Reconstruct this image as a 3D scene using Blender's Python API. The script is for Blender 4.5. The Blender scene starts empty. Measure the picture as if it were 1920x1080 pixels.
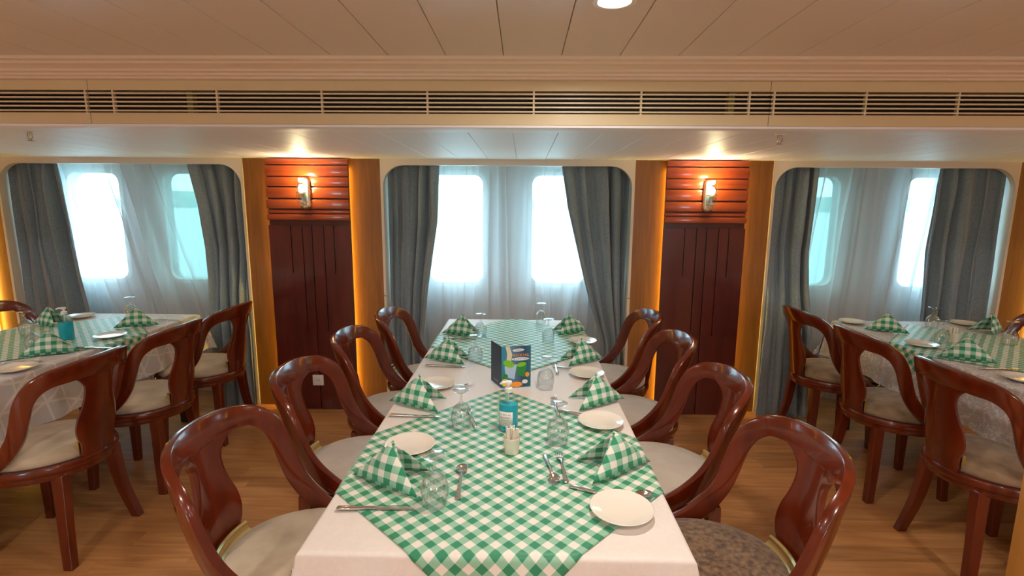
import bpy, bmesh, math, random
from mathutils import Vector, Matrix
R = math.radians
PI = math.pi
random.seed(7)
S = bpy.context.scene
COL = S.collection

# ---------------------------------------------------------------- camera, world, lights, exposure
def make_camera():
    pit, yaw, rol = 0.1612, 0.0202, 0.0071
    cp, sp, cy, sy, cr, sr = math.cos(pit), math.sin(pit), math.cos(yaw), math.sin(yaw), math.cos(rol), math.sin(rol)
    fwd = Vector((-sy*cp, cy*cp, -sp)); right = Vector((cy, sy, 0)); down = fwd.cross(right)
    r2 = cr*right - sr*down; d2 = sr*right + cr*down
    cd = bpy.data.cameras.new('camera'); cam = bpy.data.objects.new('camera', cd); COL.objects.link(cam)
    cd.sensor_width = 36; cd.lens = 18.0; cd.clip_start = 0.05; cd.clip_end = 2000
    m = Matrix.Identity(4)
    for i in range(3):
        m[i][0] = r2[i]; m[i][1] = -d2[i]; m[i][2] = -fwd[i]
    m[0][3], m[1][3], m[2][3] = 0, 0, 1.526
    cam.matrix_world = m
    S.camera = cam
make_camera()
W = bpy.data.worlds.new('sky'); S.world = W; W.use_nodes = True
bg = W.node_tree.nodes['Background']; bg.inputs[0].default_value = (0.50, 0.82, 1.0, 1); bg.inputs[1].default_value = 14.0
S.view_settings.view_transform = 'Standard'; S.view_settings.look = 'None'
S.view_settings.exposure = 0.0; S.view_settings.gamma = 1; S.view_settings.use_curve_mapping = False
DOWN_W, SCONCE_W, LED_E = 9.8, 6.5, 22.0
S.cycles.max_bounces = 10; S.cycles.transparent_max_bounces = 16; S.cycles.transmission_bounces = 10
S.cycles.diffuse_bounces = 5; S.cycles.glossy_bounces = 4
S.cycles.caustics_reflective = False; S.cycles.caustics_refractive = False
S.cycles.sample_clamp_indirect = 6.0
S.cycles.use_denoising = True

# ---------------------------------------------------------------- materials
def mat(name, color=(0.8, 0.8, 0.8), rough=0.5, metal=0.0, coat=0.0, **kw):
    m = bpy.data.materials.new(name); m.use_nodes = True
    b = m.node_tree.nodes['Principled BSDF']
    b.inputs['Base Color'].default_value = (*color, 1); b.inputs['Roughness'].default_value = rough
    b.inputs['Metallic'].default_value = metal; b.inputs['Coat Weight'].default_value = coat
    b.inputs['Coat Roughness'].default_value = 0.06
    for k, v in kw.items():
        b.inputs[k.replace('_', ' ')].default_value = v
    return m
def N(m, t, **props):
    n = m.node_tree.nodes.new(t)
    for k, v in props.items(): setattr(n, k, v)
    return n
def L(m, a, b): m.node_tree.links.new(a, b)
def bsdf(m): return m.node_tree.nodes['Principled BSDF']
def ramp(m, fac, stops):
    r = N(m, 'ShaderNodeValToRGB'); e = r.color_ramp.elements
    while len(e) < len(stops): e.new(0.5)
    for i, (p, c) in enumerate(stops): e[i].position = p; e[i].color = (*c, 1)
    L(m, fac, r.inputs[0]); return r.outputs[0]
def bump(m, h, strength=0.2, dist=0.002):
    b = N(m, 'ShaderNodeBump'); b.inputs['Strength'].default_value = strength; b.inputs['Distance'].default_value = dist
    L(m, h, b.inputs['Height']); L(m, b.outputs[0], bsdf(m).inputs['Normal'])
def wood(name, c1, c2, rough, coat, scale=(1, 1, 1), sc=6.0, rand=0.0, c3=None):
    m = mat(name, c1, rough, 0, coat)
    tc = N(m, 'ShaderNodeTexCoord'); mp = N(m, 'ShaderNodeMapping'); mp.inputs['Scale'].default_value = scale
    L(m, tc.outputs['Object'], mp.inputs[0])
    v = mp.outputs[0]
    oi = N(m, 'ShaderNodeObjectInfo')
    ad = N(m, 'ShaderNodeVectorMath', operation='ADD'); mu = N(m, 'ShaderNodeVectorMath', operation='SCALE')
    cx = N(m, 'ShaderNodeCombineXYZ'); L(m, oi.outputs['Random'], cx.inputs[0]); L(m, oi.outputs['Random'], cx.inputs[1])
    L(m, cx.outputs[0], mu.inputs[0]); mu.inputs['Scale'].default_value = 37.0
    L(m, v, ad.inputs[0]); L(m, mu.outputs[0], ad.inputs[1]); v = ad.outputs[0]
    n1 = N(m, 'ShaderNodeTexNoise'); n1.inputs['Scale'].default_value = sc; n1.inputs['Detail'].default_value = 6; n1.inputs['Distortion'].default_value = 1.2
    L(m, v, n1.inputs['Vector'])
    out = ramp(m, n1.outputs[0], [(0.3, c1), (0.7, c2)] if not c3 else [(0.25, c1), (0.5, c3), (0.75, c2)])
    if rand > 0:
        hs = N(m, 'ShaderNodeHueSaturation'); mr = N(m, 'ShaderNodeMapRange')
        mr.inputs[3].default_value = 1-rand; mr.inputs[4].default_value = 1+rand
        L(m, oi.outputs['Random'], mr.inputs[0]); L(m, mr.outputs[0], hs.inputs['Value']); L(m, out, hs.inputs['Color']); out = hs.outputs[0]
    L(m, out, bsdf(m).inputs['Base Color'])
    bump(m, n1.outputs[0], 0.08, 0.001)
    return m
M = {}
M['mahogany'] = wood('mahogany', (0.085, 0.0095, 0.002), (0.155, 0.019, 0.004), 0.2, 0.5, (1, 1, 0.25), 9)
M['dark_wood'] = wood('dark_wood', (0.02, 0.009, 0.006), (0.04, 0.016, 0.01), 0.4, 0.2, (1, 1, 0.2), 9)
M['panel_red'] = wood('panel_red', (0.075, 0.009, 0.006), (0.12, 0.015, 0.009), 0.28, 0.35, (1, 1, 0.12), 14)
M['panel_slat'] = wood('panel_slat', (0.30, 0.045, 0.010), (0.44, 0.080, 0.016), 0.25, 0.5, (0.12, 1, 1), 14)  # red panel wood turned orange, the wall light's glow put into the colour
M['oak'] = wood('oak', (0.20, 0.075, 0.012), (0.31, 0.125, 0.022), 0.4, 0.15, (3.0, 1, 0.22), 9, c3=(0.25, 0.098, 0.016))
M['oak_light'] = wood('oak_light', (0.40, 0.17, 0.035), (0.55, 0.26, 0.06), 0.35, 0.2, (1, 1, 0.2), 9)
M['floor'] = wood('floor_laminate', (0.42, 0.185, 0.060), (0.66, 0.34, 0.135), 0.33, 0.1, (0.18, 2.2, 1), 11, 0.14, c3=(0.55, 0.26, 0.095))
M['ceiling'] = mat('ceiling_white', (0.74, 0.67, 0.61), 0.4)
M['ceil_low'] = mat('ceiling_lower_white', (0.93, 0.93, 0.95), 0.5)
M['cream'] = mat('cream_paint', (0.74, 0.62, 0.38), 0.4)
M['cream2'] = mat('cream_moulding', (0.80, 0.68, 0.54), 0.4)
M['slat'] = mat('vent_slat', (0.82, 0.72, 0.50), 0.35)
M['duct'] = mat('duct_dark', (0.012, 0.010, 0.006), 0.8)
M['duct_rib'] = mat('duct_rib', (0.28, 0.22, 0.05), 0.6)
M['surround'] = mat('window_surround', (0.74, 0.66, 0.56), 0.35)
M['hull'] = mat('hull_grey', (0.62, 0.60, 0.58), 0.6)
M['white'] = mat('white_plastic', (0.85, 0.83, 0.80), 0.35)
M['ceramic'] = mat('ceramic', (0.82, 0.76, 0.68), 0.15, 0, 0.4)
M['steel'] = mat('steel', (0.72, 0.70, 0.68), 0.18, 1.0)
M['brass'] = mat('brass', (0.80, 0.62, 0.28), 0.28, 1.0)
M['nickel'] = mat('satin_nickel', (0.80, 0.72, 0.56), 0.3, 1.0)
M['black'] = mat('black', (0.02, 0.02, 0.02), 0.6)
M['wall'] = mat('wall_cream', (0.70, 0.55, 0.40), 0.6)
def fabric(name, c1, c2, sc=60, sheen=0.3, b=0.3, big=0.0):
    m = mat(name, c1, 0.9, Sheen_Weight=sheen)
    tc = N(m, 'ShaderNodeTexCoord'); n = N(m, 'ShaderNodeTexNoise'); n.inputs['Scale'].default_value = sc; n.inputs['Detail'].default_value = 5
    L(m, tc.outputs['Object'], n.inputs['Vector'])
    L(m, ramp(m, n.outputs[0], [(0.35, c1), (0.65, c2)]), bsdf(m).inputs['Base Color'])
    bump(m, n.outputs[0], b, 0.002)
    return m
M['cushion_beige'] = fabric('cushion_beige', (0.43, 0.34, 0.23), (0.62, 0.52, 0.38), 8)
M['cushion_grey'] = fabric('cushion_grey', (0.50, 0.43, 0.36), (0.62, 0.55, 0.47), 7)  # sky reflection on the middle table's seats put into the paler colour
M['cushion_brown'] = fabric('cushion_brown', (0.075, 0.038, 0.018), (0.25, 0.145, 0.075), 60)
M['cushion_tan'] = fabric('cushion_tan', (0.20, 0.125, 0.068), (0.38, 0.26, 0.155), 12)
M['drape'] = fabric('drape_fabric', (0.185, 0.240, 0.280), (0.265, 0.330, 0.370), 130, 0.5, 0.3)
M['napkin_edge'] = mat('napkin_edge', (0.10, 0.30, 0.17), 0.9)
# sheer curtain: weave lets part of the light straight through, more cloth where it is seen edge-on
def sheer():
    m = bpy.data.materials.new('sheer_voile'); m.use_nodes = True; nt = m.node_tree; nt.nodes.clear()
    o = N(m, 'ShaderNodeOutputMaterial'); mx = N(m, 'ShaderNodeMixShader'); tr = N(m, 'ShaderNodeBsdfTransparent')
    di = N(m, 'ShaderNodeBsdfDiffuse'); tl = N(m, 'ShaderNodeBsdfTranslucent'); m2 = N(m, 'ShaderNodeMixShader')
    di.inputs[0].default_value = (0.86, 0.80, 0.76, 1); tl.inputs[0].default_value = (0.80, 0.80, 0.82, 1)
    m2.inputs[0].default_value = 0.5
    lw = N(m, 'ShaderNodeLayerWeight'); lw.inputs[0].default_value = 0.35
    mr = N(m, 'ShaderNodeMapRange'); mr.inputs[3].default_value = 0.55; mr.inputs[4].default_value = 1.0
    L(m, lw.outputs['Facing'], mr.inputs[0]); L(m, mr.outputs[0], mx.inputs[0])
    L(m, di.outputs[0], m2.inputs[1]); L(m, tl.outputs[0], m2.inputs[2])
    L(m, tr.outputs[0], mx.inputs[1]); L(m, m2.outputs[0], mx.inputs[2]); L(m, mx.outputs[0], o.inputs[0])
    return m
M['sheer'] = sheer()
def pane_mat(name, tint, ior=1.3):
    m = bpy.data.materials.new(name); m.use_nodes = True; m.node_tree.nodes.clear()
    o = N(m, 'ShaderNodeOutputMaterial'); mx = N(m, 'ShaderNodeMixShader'); tr = N(m, 'ShaderNodeBsdfTransparent'); gl = N(m, 'ShaderNodeBsdfGlossy')
    tr.inputs[0].default_value = (*tint, 1); gl.inputs['Roughness'].default_value = 0.02
    lw = N(m, 'ShaderNodeLayerWeight'); lw.inputs[0].default_value = 0.5
    pw_ = N(m, 'ShaderNodeMath', operation='POWER'); L(m, lw.outputs['Facing'], pw_.inputs[0]); pw_.inputs[1].default_value = 3.5 if ior < 1.4 else 2.4
    mr = N(m, 'ShaderNodeMapRange'); L(m, pw_.outputs[0], mr.inputs[0]); mr.inputs[3].default_value = 0.035 if ior < 1.4 else 0.12; mr.inputs[4].default_value = 0.75
    L(m, mr.outputs[0], mx.inputs[0]); L(m, tr.outputs[0], mx.inputs[1]); L(m, gl.outputs[0], mx.inputs[2]); L(m, mx.outputs[0], o.inputs[0])
    return m
M['pane'] = pane_mat('window_glass', (0.95, 0.98, 0.98))
M['pane_teal'] = pane_mat('window_glass_teal', (0.42, 0.50, 0.47))
def glass(name, color=(1, 1, 1), rough=0.0, ior=1.45):
    m = bpy.data.materials.new(name); m.use_nodes = True; m.node_tree.nodes.clear()
    o = N(m, 'ShaderNodeOutputMaterial'); g = N(m, 'ShaderNodeBsdfGlass'); g.inputs['Color'].default_value = (*color, 1)
    g.inputs['Roughness'].default_value = rough; g.inputs['IOR'].default_value = ior
    L(m, g.outputs[0], o.inputs[0]); return m
M['glass'] = glass('clear_glass', (0.97, 0.99, 0.99)); M['goblet'] = pane_mat('goblet_glass', (0.97, 0.985, 0.985), 1.5)
M['plastic_clear'] = pane_mat('clear_plastic', (0.86, 0.94, 0.95))
M['liquid'] = mat('blue_gel', (0.0, 0.55, 0.72), 0.1, 0, 0.6, Transmission_Weight=0.15)
def emis(name, c, s):
    m = mat(name, (0, 0, 0)); b = bsdf(m); b.inputs['Emission Color'].default_value = (*c, 1); b.inputs['Emission Strength'].default_value = s
    return m
M['led'] = emis('amber_led', (1.0, 0.62, 0.09), LED_E)
M['bulb'] = emis('lamp_bulb', (1.0, 0.80, 0.50), 25.0)
M['down'] = emis('downlight_lens', (1.0, 0.90, 0.74), 14.0)
# gingham check woven in two directions, from UVs in metres
def gingham(name, period, rgh=0.85):
    m = mat(name, (1, 1, 1), rgh, Sheen_Weight=0.15)
    uv = N(m, 'ShaderNodeUVMap'); sx = N(m, 'ShaderNodeSeparateXYZ'); L(m, uv.outputs[0], sx.inputs[0])
    bands = []
    for k in (0, 1):
        mu = N(m, 'ShaderNodeMath', operation='MULTIPLY'); L(m, sx.outputs[k], mu.inputs[0]); mu.inputs[1].default_value = 1/period
        fr = N(m, 'ShaderNodeMath', operation='FRACT'); L(m, mu.outputs[0], fr.inputs[0])
        lt = N(m, 'ShaderNodeMath', operation='LESS_THAN'); L(m, fr.outputs[0], lt.inputs[0]); lt.inputs[1].default_value = 0.5
        bands.append(lt.outputs[0])
    ad = N(m, 'ShaderNodeMath', operation='ADD'); L(m, bands[0], ad.inputs[0]); L(m, bands[1], ad.inputs[1])
    hf = N(m, 'ShaderNodeMath', operation='MULTIPLY'); L(m, ad.outputs[0], hf.inputs[0]); hf.inputs[1].default_value = 0.5
    r = N(m, 'ShaderNodeValToRGB'); r.color_ramp.interpolation = 'CONSTANT'; e = r.color_ramp.elements; e.new(0.5)
    for i, (p, c) in enumerate([(0, (0.80, 0.74, 0.68)), (0.3, (0.27, 0.52, 0.37)), (0.8, (0.022, 0.24, 0.12))]):
        e[i].position = p; e[i].color = (*c, 1)
    L(m, hf.outputs[0], r.inputs[0]); L(m, r.outputs[0], bsdf(m).inputs['Base Color'])
    return m
M['gingham'] = gingham('gingham', 0.0425, 0.48)
M['gingham_n'] = gingham('gingham_napkin', 0.043)
def damask(name, base, line, kind):
    m = mat(name, base, 0.55, Sheen_Weight=0.1)
    uv = N(m, 'ShaderNodeUVMap')
    if kind == 'lines':
        outs = []
        for off, rt in ((0.0, 0.4), (5.3, 1.5), (9.1, 2.5)):
            mp = N(m, 'ShaderNodeMapping'); mp.inputs['Rotation'].default_value[2] = rt; mp.inputs['Location'].default_value[0] = off
            L(m, uv.outputs[0], mp.inputs[0])
            w = N(m, 'ShaderNodeTexWave'); w.inputs['Scale'].default_value = 2.6; w.inputs['Distortion'].default_value = 6; w.inputs['Detail'].default_value = 0
            w.inputs['Detail Scale'].default_value = 0.6
            L(m, mp.outputs[0], w.inputs['Vector']); outs.append(ramp(m, w.outputs['Fac'], [(0.0, (0, 0, 0)), (0.965, (0, 0, 0)), (0.99, (1, 1, 1))]))
        a = N(m, 'ShaderNodeMath', operation='MAXIMUM'); L(m, outs[0], a.inputs[0]); L(m, outs[1], a.inputs[1])
        b = N(m, 'ShaderNodeMath', operation='MAXIMUM'); L(m, a.outputs[0], b.inputs[0]); L(m, outs[2], b.inputs[1]); f = b.outputs[0]
    else:
        n = N(m, 'ShaderNodeTexNoise'); n.inputs['Scale'].default_value = 26; n.inputs['Detail'].default_value = 2.5; n.inputs['Distortion'].default_value = 1.4
        L(m, uv.outputs[0], n.inputs['Vector'])
        f = ramp(m, n.outputs[0], [(0.40, (0, 0, 0)), (0.47, (1, 1, 1)), (0.5, (0.3, 0.3, 0.3)), (0.56, (1, 1, 1)), (0.62, (0, 0, 0))])
    mx = N(m, 'ShaderNodeMix', data_type='RGBA'); mx.inputs[6].default_value = (*base, 1); mx.inputs[7].default_value = (*line, 1)
    L(m, f, mx.inputs[0]); L(m, mx.outputs[2], bsdf(m).inputs['Base Color'])
    return m
M['cloth_left'] = damask('damask_lines', (0.60, 0.56, 0.56), (0.78, 0.72, 0.66), 'lines')
M['cloth_right'] = damask('damask_flowers', (0.68, 0.64, 0.63), (0.40, 0.37, 0.39), 'flowers')
M['cloth'] = damask('damask_plain', (0.78, 0.72, 0.68), (0.75, 0.69, 0.65), 'flowers')
def water():
    m = mat('water', (0.40, 0.50, 0.50), 0.25)
    n = N(m, 'ShaderNodeTexNoise'); n.inputs['Scale'].default_value = 2.0; n.inputs['Detail'].default_value = 4
    tc = N(m, 'ShaderNodeTexCoord'); L(m, tc.outputs['Object'], n.inputs['Vector']); bump(m, n.outputs[0], 1.0, 0.4)
    return m
M['water'] = water()
M['shore'] = mat('shore', (0.30, 0.42, 0.38), 0.9)

# ---------------------------------------------------------------- helpers
def obj(name, verts, faces, m=None, parent=None, smooth=True, uvs=None, loc=None):
    me = bpy.data.meshes.new(name); me.from_pydata([tuple(v) for v in verts], [], faces); me.update()
    return _fin(name, me, m, parent, smooth, uvs, loc)
def _fin(name, me, m, parent, smooth, uvs=None, loc=None):
    if smooth:
        me.polygons.foreach_set('use_smooth', [True]*len(me.polygons))
    if uvs is not None:
        ul = me.uv_layers.new(name='UVMap')
        for l in me.loops: ul.data[l.index].uv = uvs[l.vertex_index]
    ms = m if isinstance(m, (list, tuple)) else [m]
    for mm in ms:
        if mm: me.materials.append(M[mm] if isinstance(mm, str) else mm)
    o = bpy.data.objects.new(name, me); COL.objects.link(o)
    if parent: o.parent = parent
    if loc: o.location = loc
    return o
def fobj(name, bm, m=None, parent=None, smooth=False, loc=None):
    bmesh.ops.recalc_face_normals(bm, faces=bm.faces)
    me = bpy.data.meshes.new(name); bm.to_mesh(me); bm.free()
    o = _fin(name, me, m, parent, smooth, None, loc)
    return o
def sharp(o, ang=35):
    me = o.data
    me.polygons.foreach_set('use_smooth', [True]*len(me.polygons))
    me.set_sharp_from_angle(angle=R(ang))
    return o
def add_box(bm, x0, x1, y0, y1, z0, z1, bev=0.0, seg=2):
    r = bmesh.ops.create_cube(bm, size=1.0)
    bmesh.ops.scale(bm, vec=(x1-x0, y1-y0, z1-z0), verts=r['verts'])
    bmesh.ops.translate(bm, vec=((x0+x1)/2, (y0+y1)/2, (z0+z1)/2), verts=r['verts'])
    if bev > 0:
        es = list({e for v in r['verts'] for e in v.link_edges})
        bmesh.ops.bevel(bm, geom=es, offset=bev, segments=seg, affect='EDGES', profile=0.5)
def box(name, x0, x1, y0, y1, z0, z1, m, parent=None, bev=0.0, seg=2):
    bm = bmesh.new(); add_box(bm, x0, x1, y0, y1, z0, z1, bev, seg)
    o = fobj(name, bm, m, parent)
    return sharp(o) if bev else o
def add_lathe(V, F, prof, n=32, c=(0, 0, 0), sy=1.0, closed=False):
    b = len(V); k = len(prof)
    for i in range(n):
        a = 2*PI*i/n
        for r, z in prof: V.append((c[0]+r*math.cos(a), c[1]+r*math.sin(a)*sy, c[2]+z))
    for i in range(n):
        j = (i+1) % n
        for q in range(k-1 if not closed else k):
            p = (q+1) % k
            F.append((b+i*k+q, b+j*k+q, b+j*k+p, b+i*k+p))
def lathe(name, prof, m, parent=None, n=32, c=(0, 0, 0), sy=1.0, loc=None, ang=40):
    V, F = [], []; add_lathe(V, F, prof, n, c, sy)
    bm = bmesh.new(); vs = [bm.verts.new(v) for v in V]
    for f in F:
        try: bm.faces.new([vs[i] for i in f])
        except ValueError: pass
    bmesh.ops.remove_doubles(bm, verts=bm.verts, dist=1e-5)
    return sharp(fobj(name, bm, m, parent, True, loc), ang)
def add_tube(bm, pts, rad, n=8, cap=True):
    pts = [Vector(p) for p in pts]; rings = []
    up = Vector((0, 0, 1))
    for i, p in enumerate(pts):
        t = (pts[min(i+1, len(pts)-1)]-pts[max(i-1, 0)]).normalized()
        u = up if abs(t.dot(up)) < 0.95 else Vector((1, 0, 0))
        a = t.cross(u).normalized(); b = t.cross(a).normalized()
        r = rad[i] if isinstance(rad, (list, tuple)) else rad
        rings.append([bm.verts.new(p+a*r*math.cos(2*PI*k/n)+b*r*math.sin(2*PI*k/n)) for k in range(n)])
    for i in range(len(rings)-1):
        for k in range(n):
            bm.faces.new((rings[i][k], rings[i][(k+1) % n], rings[i+1][(k+1) % n], rings[i+1][k]))
    if cap: bm.faces.new(rings[0]); bm.faces.new(rings[-1])
def plate_xz(name, outer, holes, y0, y1, m, parent=None, smooth=False):
    """flat plate in the XZ plane between y0 and y1 with through holes"""
    bm = bmesh.new(); edges = []
    for loop in [outer]+holes:
        vs = [bm.verts.new((x, y0, z)) for x, z in loop]
        for i in range(len(vs)): edges.append(bm.edges.new((vs[i], vs[(i+1) % len(vs)])))
    bmesh.ops.triangle_fill(bm, use_beauty=True, edges=edges)
    r = bmesh.ops.extrude_face_region(bm, geom=list(bm.faces))
    bmesh.ops.translate(bm, vec=(0, y1-y0, 0), verts=[v for v in r['geom'] if isinstance(v, bmesh.types.BMVert)])
    return fobj(name, bm, m, parent, smooth)
def rrect(x0, x1, z0, z1, r, n=8):
    pts = []
    for cx, cz, a0 in ((x1-r, z1-r, 0), (x0+r, z1-r, 90), (x0+r, z0+r, 180), (x1-r, z0+r, 270)):
        for i in range(n+1):
            a = R(a0+90*i/n); pts.append((cx+r*math.cos(a), cz+r*math.sin(a)))
    return pts
def empty(name, label=None, cat=None, loc=(0, 0, 0), rz=0, group=None, kind=None):
    o = bpy.data.objects.new(name, None); COL.objects.link(o); o.location = loc; o.rotation_euler = (0, 0, rz); o.empty_display_size = 0.05
    return tag(o, label, cat, group, kind)
def tag(o, label=None, cat=None, group=None, kind=None):
    if label: o['label'] = label
    if cat: o['category'] = cat
    if group: o['group'] = group
    if kind: o['kind'] = kind
    return o
KIDS = {}
def copy_tree(o, parent=None):
    c = o.copy(); COL.objects.link(c)
    if parent: c.parent = parent
    for ch in list(o.children): copy_tree(ch, c)
    return c
def text(name, s, size, m, parent, loc, rot, align='CENTER', extr=0.0002):
    cu = bpy.data.curves.new(name, 'FONT'); cu.body = s; cu.size = size; cu.align_x = align; cu.align_y = 'CENTER'; cu.extrude = extr; cu.resolution_u = 2
    t = bpy.data.objects.new(name+'_tmp', cu); COL.objects.link(t)
    bpy.context.view_layer.update()
    me = bpy.data.meshes.new_from_object(t.evaluated_get(bpy.context.evaluated_depsgraph_get()))
    bpy.data.objects.remove(t); bpy.data.curves.remove(cu)
    me.materials.clear(); me.materials.append(M[m])
    o = bpy.data.objects.new(name, me); COL.objects.link(o); o.parent = parent; o.location = loc; o.rotation_euler = rot
    return o

# ---------------------------------------------------------------- room
PY = 3.62            # front of the red panels
OY = 3.70            # oak boards and window surrounds
HY = 4.10            # hull plating
ZC = 1.84            # lower ceiling
ZU = 2.06            # upper ceiling
XL, XR, YB = -5.2, 5.2, -3.0
BAYS = [(-3.80, -2.00), (-1.015, 0.785), (1.745, 3.43)]     # window surround outer edges
PORTS = [[(-3.64, -3.22), (-2.87, -2.45)], [(-0.745, -0.315), (0.07, 0.50)], [(2.03, 2.46), (2.97, 3.37)]]
PZ0, PZ1 = 0.905, 1.755
# floor
fl = empty('floor', kind='structure')
sub = box('subfloor', XL, XR, YB, HY+0.15, -0.10, -0.003, 'floor', fl)
bw = 0.1
row = 0
for r in range(26):
    y0 = 1.15+r*bw
    x = -4.1-random.random()*0.8
    while x < 4.1:
        ln = 0.9
        o = box('floor_board', -ln/2+0.0006, ln/2-0.0006, -bw/2+0.0006, bw/2-0.0006, -0.012, 0.0, 'floor', fl) if not (r == 0 and x < -4.1+0.0 and 'fb' in globals()) else None
        if 'fb' not in globals():
            fb = o; o.location = (x+ln/2, y0+bw/2, 0)
        else:
            me = o.data; o.data = fb.data; bpy.data.meshes.remove(me); o.location = (x+ln/2, y0+bw/2, 0)
        x += ln
# ceilings
ce = empty('ceiling', kind='structure')
box('slab', XL, XR, YB, 2.12, ZU+0.012, ZU+0.12, 'ceiling', ce)
pw = 0.2105
k = 0
x = -0.0765-pw*22
def panel_copy(proto, loc):
    c = proto.copy(); COL.objects.link(c); c.parent = proto.parent; c.location = loc; return c
up = None
for i in range(44):
    xc = x+pw*(i+0.5)
    if up is None: up = box('ceiling_panel', -pw/2+0.0012, pw/2-0.0012, -2.5, 2.48, 0, 0.015, 'ceiling', ce, 0.0015, 1); up.location = (xc, -0.5, ZU)
    else: panel_copy(up, (xc, -0.5, ZU))
cl = empty('ceiling_lower', kind='structure')
box('slab', XL, XR, 2.27, HY+0.15, ZC+0.012, ZC+0.2, 'ceil_low', cl)
lw_ = 0.2
lp = None
for i in range(50):
    xc = -0.048+lw_*(i-25+0.5)
    if lp is None: lp = box('ceiling_panel', -lw_/2+0.0010, lw_/2-0.0010, -0.74, 0.74, 0, 0.015, 'ceil_low', cl, 0.0015, 1); lp.location = (xc, 2.96, ZC)
    else: panel_copy(lp, (xc, 2.96, ZC))
# beam with cornice
be = empty('beam', kind='structure')
box('beam_core', XL, XR, 2.16, 2.26, 1.84, 2.18, 'cream', be)
box('beam_top', XL, XR, 2.10, 2.18, 2.003, 2.18, 'cream2', be)
box('beam_soffit', XL, XR, 2.10, 2.235, 1.826, 1.836, 'ceil_low', be, 0.002)
co = [(2.105, 2.003), (2.075, 2.003), (2.072, 2.010), (2.060, 2.012), (2.058, 2.020), (2.040, 2.023), (2.036, 2.030), (2.018, 2.036), (2.000, 2.040), (1.992, 2.047), (1.975, 2.050), (1.970, 2.061), (2.105, 2.075)]
V, F = [], []
for xx in (XL, XR):
    for y, z in co: V.append((xx, y, z))
n = len(co)
for i in range(n): F.append((i, (i+1) % n, n+(i+1) % n, n+i))
tag(obj('trim_1', V, F, 'cream2', smooth=False), kind='structure')
# walls
wb = empty('wall_back', kind='structure')
for i, (bx, ps) in enumerate(zip(BAYS, PORTS)):
    holes = [rrect(a, b, PZ0, PZ1, 0.075) for a, b in ps]
    plate_xz('hull_plate', [(bx[0]-0.12, 0), (bx[1]+0.12, 0), (bx[1]+0.12, ZC+0.01), (bx[0]-0.12, ZC+0.01)], holes, HY, HY+0.10, 'hull', wb)
edges = [XL]+[e for b in BAYS for e in b]+[XR]
for i in range(0, len(edges), 2):
    a, b = edges[i], edges[i+1]
    box('oak_board', a, b, OY, OY+0.05, 0, ZC, 'oak', wb)
    box('wall_fill', a-0.01 if i else a, b+0.01 if i < 6 else b, OY+0.05, HY+0.10, 0, ZC+0.01, 'hull', wb)
tag(box('wall_left', XL-0.1, XL, YB, HY, 0, 2.2, 'wall'), kind='structure')
tag(box('wall_right', XR, XR+0.1, YB, HY, 0, 2.2, 'wall'), kind='structure')
FILL_WIN = [(-2.2, -1.5), (1.5, 2.2)]  # unseen windows added behind the camera for daylight fill and highlights
tag(plate_xz('wall_front', [(XL, 0), (XR, 0), (XR, 2.2), (XL, 2.2)], [rrect(a, b, 0.95, 1.65, 0.1) for a, b in FILL_WIN], YB-0.1, YB, 'wall'), kind='structure')
for i, (p, q) in enumerate(FILL_WIN):
    w = empty('window_%d' % (i+4), kind='structure')
    plate_xz('window_frame', rrect(p-0.03, q+0.03, 0.92, 1.68, 0.12), [rrect(p+0.01, q-0.01, 0.96, 1.64, 0.09)], YB-0.02, YB+0.012, 'white', w)
    plate_xz('pane', rrect(p-0.001, q+0.001, 0.949, 1.651, 0.1), [], YB-0.06, YB-0.055, 'pane', w)
    ld = bpy.data.lights.new('daylight_portal', 'AREA'); ld.shape = 'RECTANGLE'; ld.size = q-p; ld.size_y = 0.7; ld.cycles.is_portal = True
    lo = bpy.data.objects.new('daylight_portal', ld); COL.objects.link(lo); lo.location = ((p+q)/2, YB-0.11, 1.3); lo.rotation_euler = (R(90), 0, 0)
# windows
for i, (bx, ps) in enumerate(zip(BAYS, PORTS)):
    w = empty('window_%d' % (i+1), kind='structure')
    a, b = bx; ia, ib = a+0.018, b-0.018; zt = 1.797; r = 0.15
    outer = [(a, 0), (ia, 0)]
    for q in range(11): t = R(180-90*q/10); outer.append((ia+r+r*math.cos(t), zt-r+r*math.sin(t)))
    for q in range(11): t = R(90-90*q/10); outer.append((ib-r+r*math.cos(t), zt-r+r*math.sin(t)))
    outer += [(ib, 0), (b, 0), (b, ZC), (a, ZC)]
    s = plate_xz('window_surround', outer, [], OY-0.012, OY+0.03, 'surround', w)
    box('reveal', a+0.002, a+0.016, OY+0.03, HY, 0, ZC, 'surround', w)
    box('reveal', b-0.016, b-0.002, OY+0.03, HY, 0, ZC, 'surround', w)
    box('reveal', a+0.016, b-0.016, OY+0.03, HY, ZC-0.01, ZC, 'surround', w)
    for j, (p, q) in enumerate(ps):
        plate_xz('porthole_frame', rrect(p-0.03, q+0.03, PZ0-0.03, PZ1+0.03, 0.10), [rrect(p+0.002, q-0.002, PZ0+0.002, PZ1-0.002, 0.075)], HY-0.012, HY+0.02, 'white', w)
        plate_xz('pane', rrect(p-0.001, q+0.001, PZ0-0.001, PZ1+0.001, 0.075), [], HY+0.075, HY+0.080, 'pane_teal' if (i, j) in ((2, 0), (0, 1)) else 'pane', w)
        ld = bpy.data.lights.new('daylight_portal', 'AREA'); ld.shape = 'RECTANGLE'; ld.size = q-p; ld.size_y = PZ1-PZ0
        ld.cycles.is_portal = True
        lo = bpy.data.objects.new('daylight_portal', ld); COL.objects.link(lo); lo.location = ((p+q)/2, HY+0.11, (PZ0+PZ1)/2); lo.rotation_euler = (R(-90), 0, 0)
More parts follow.
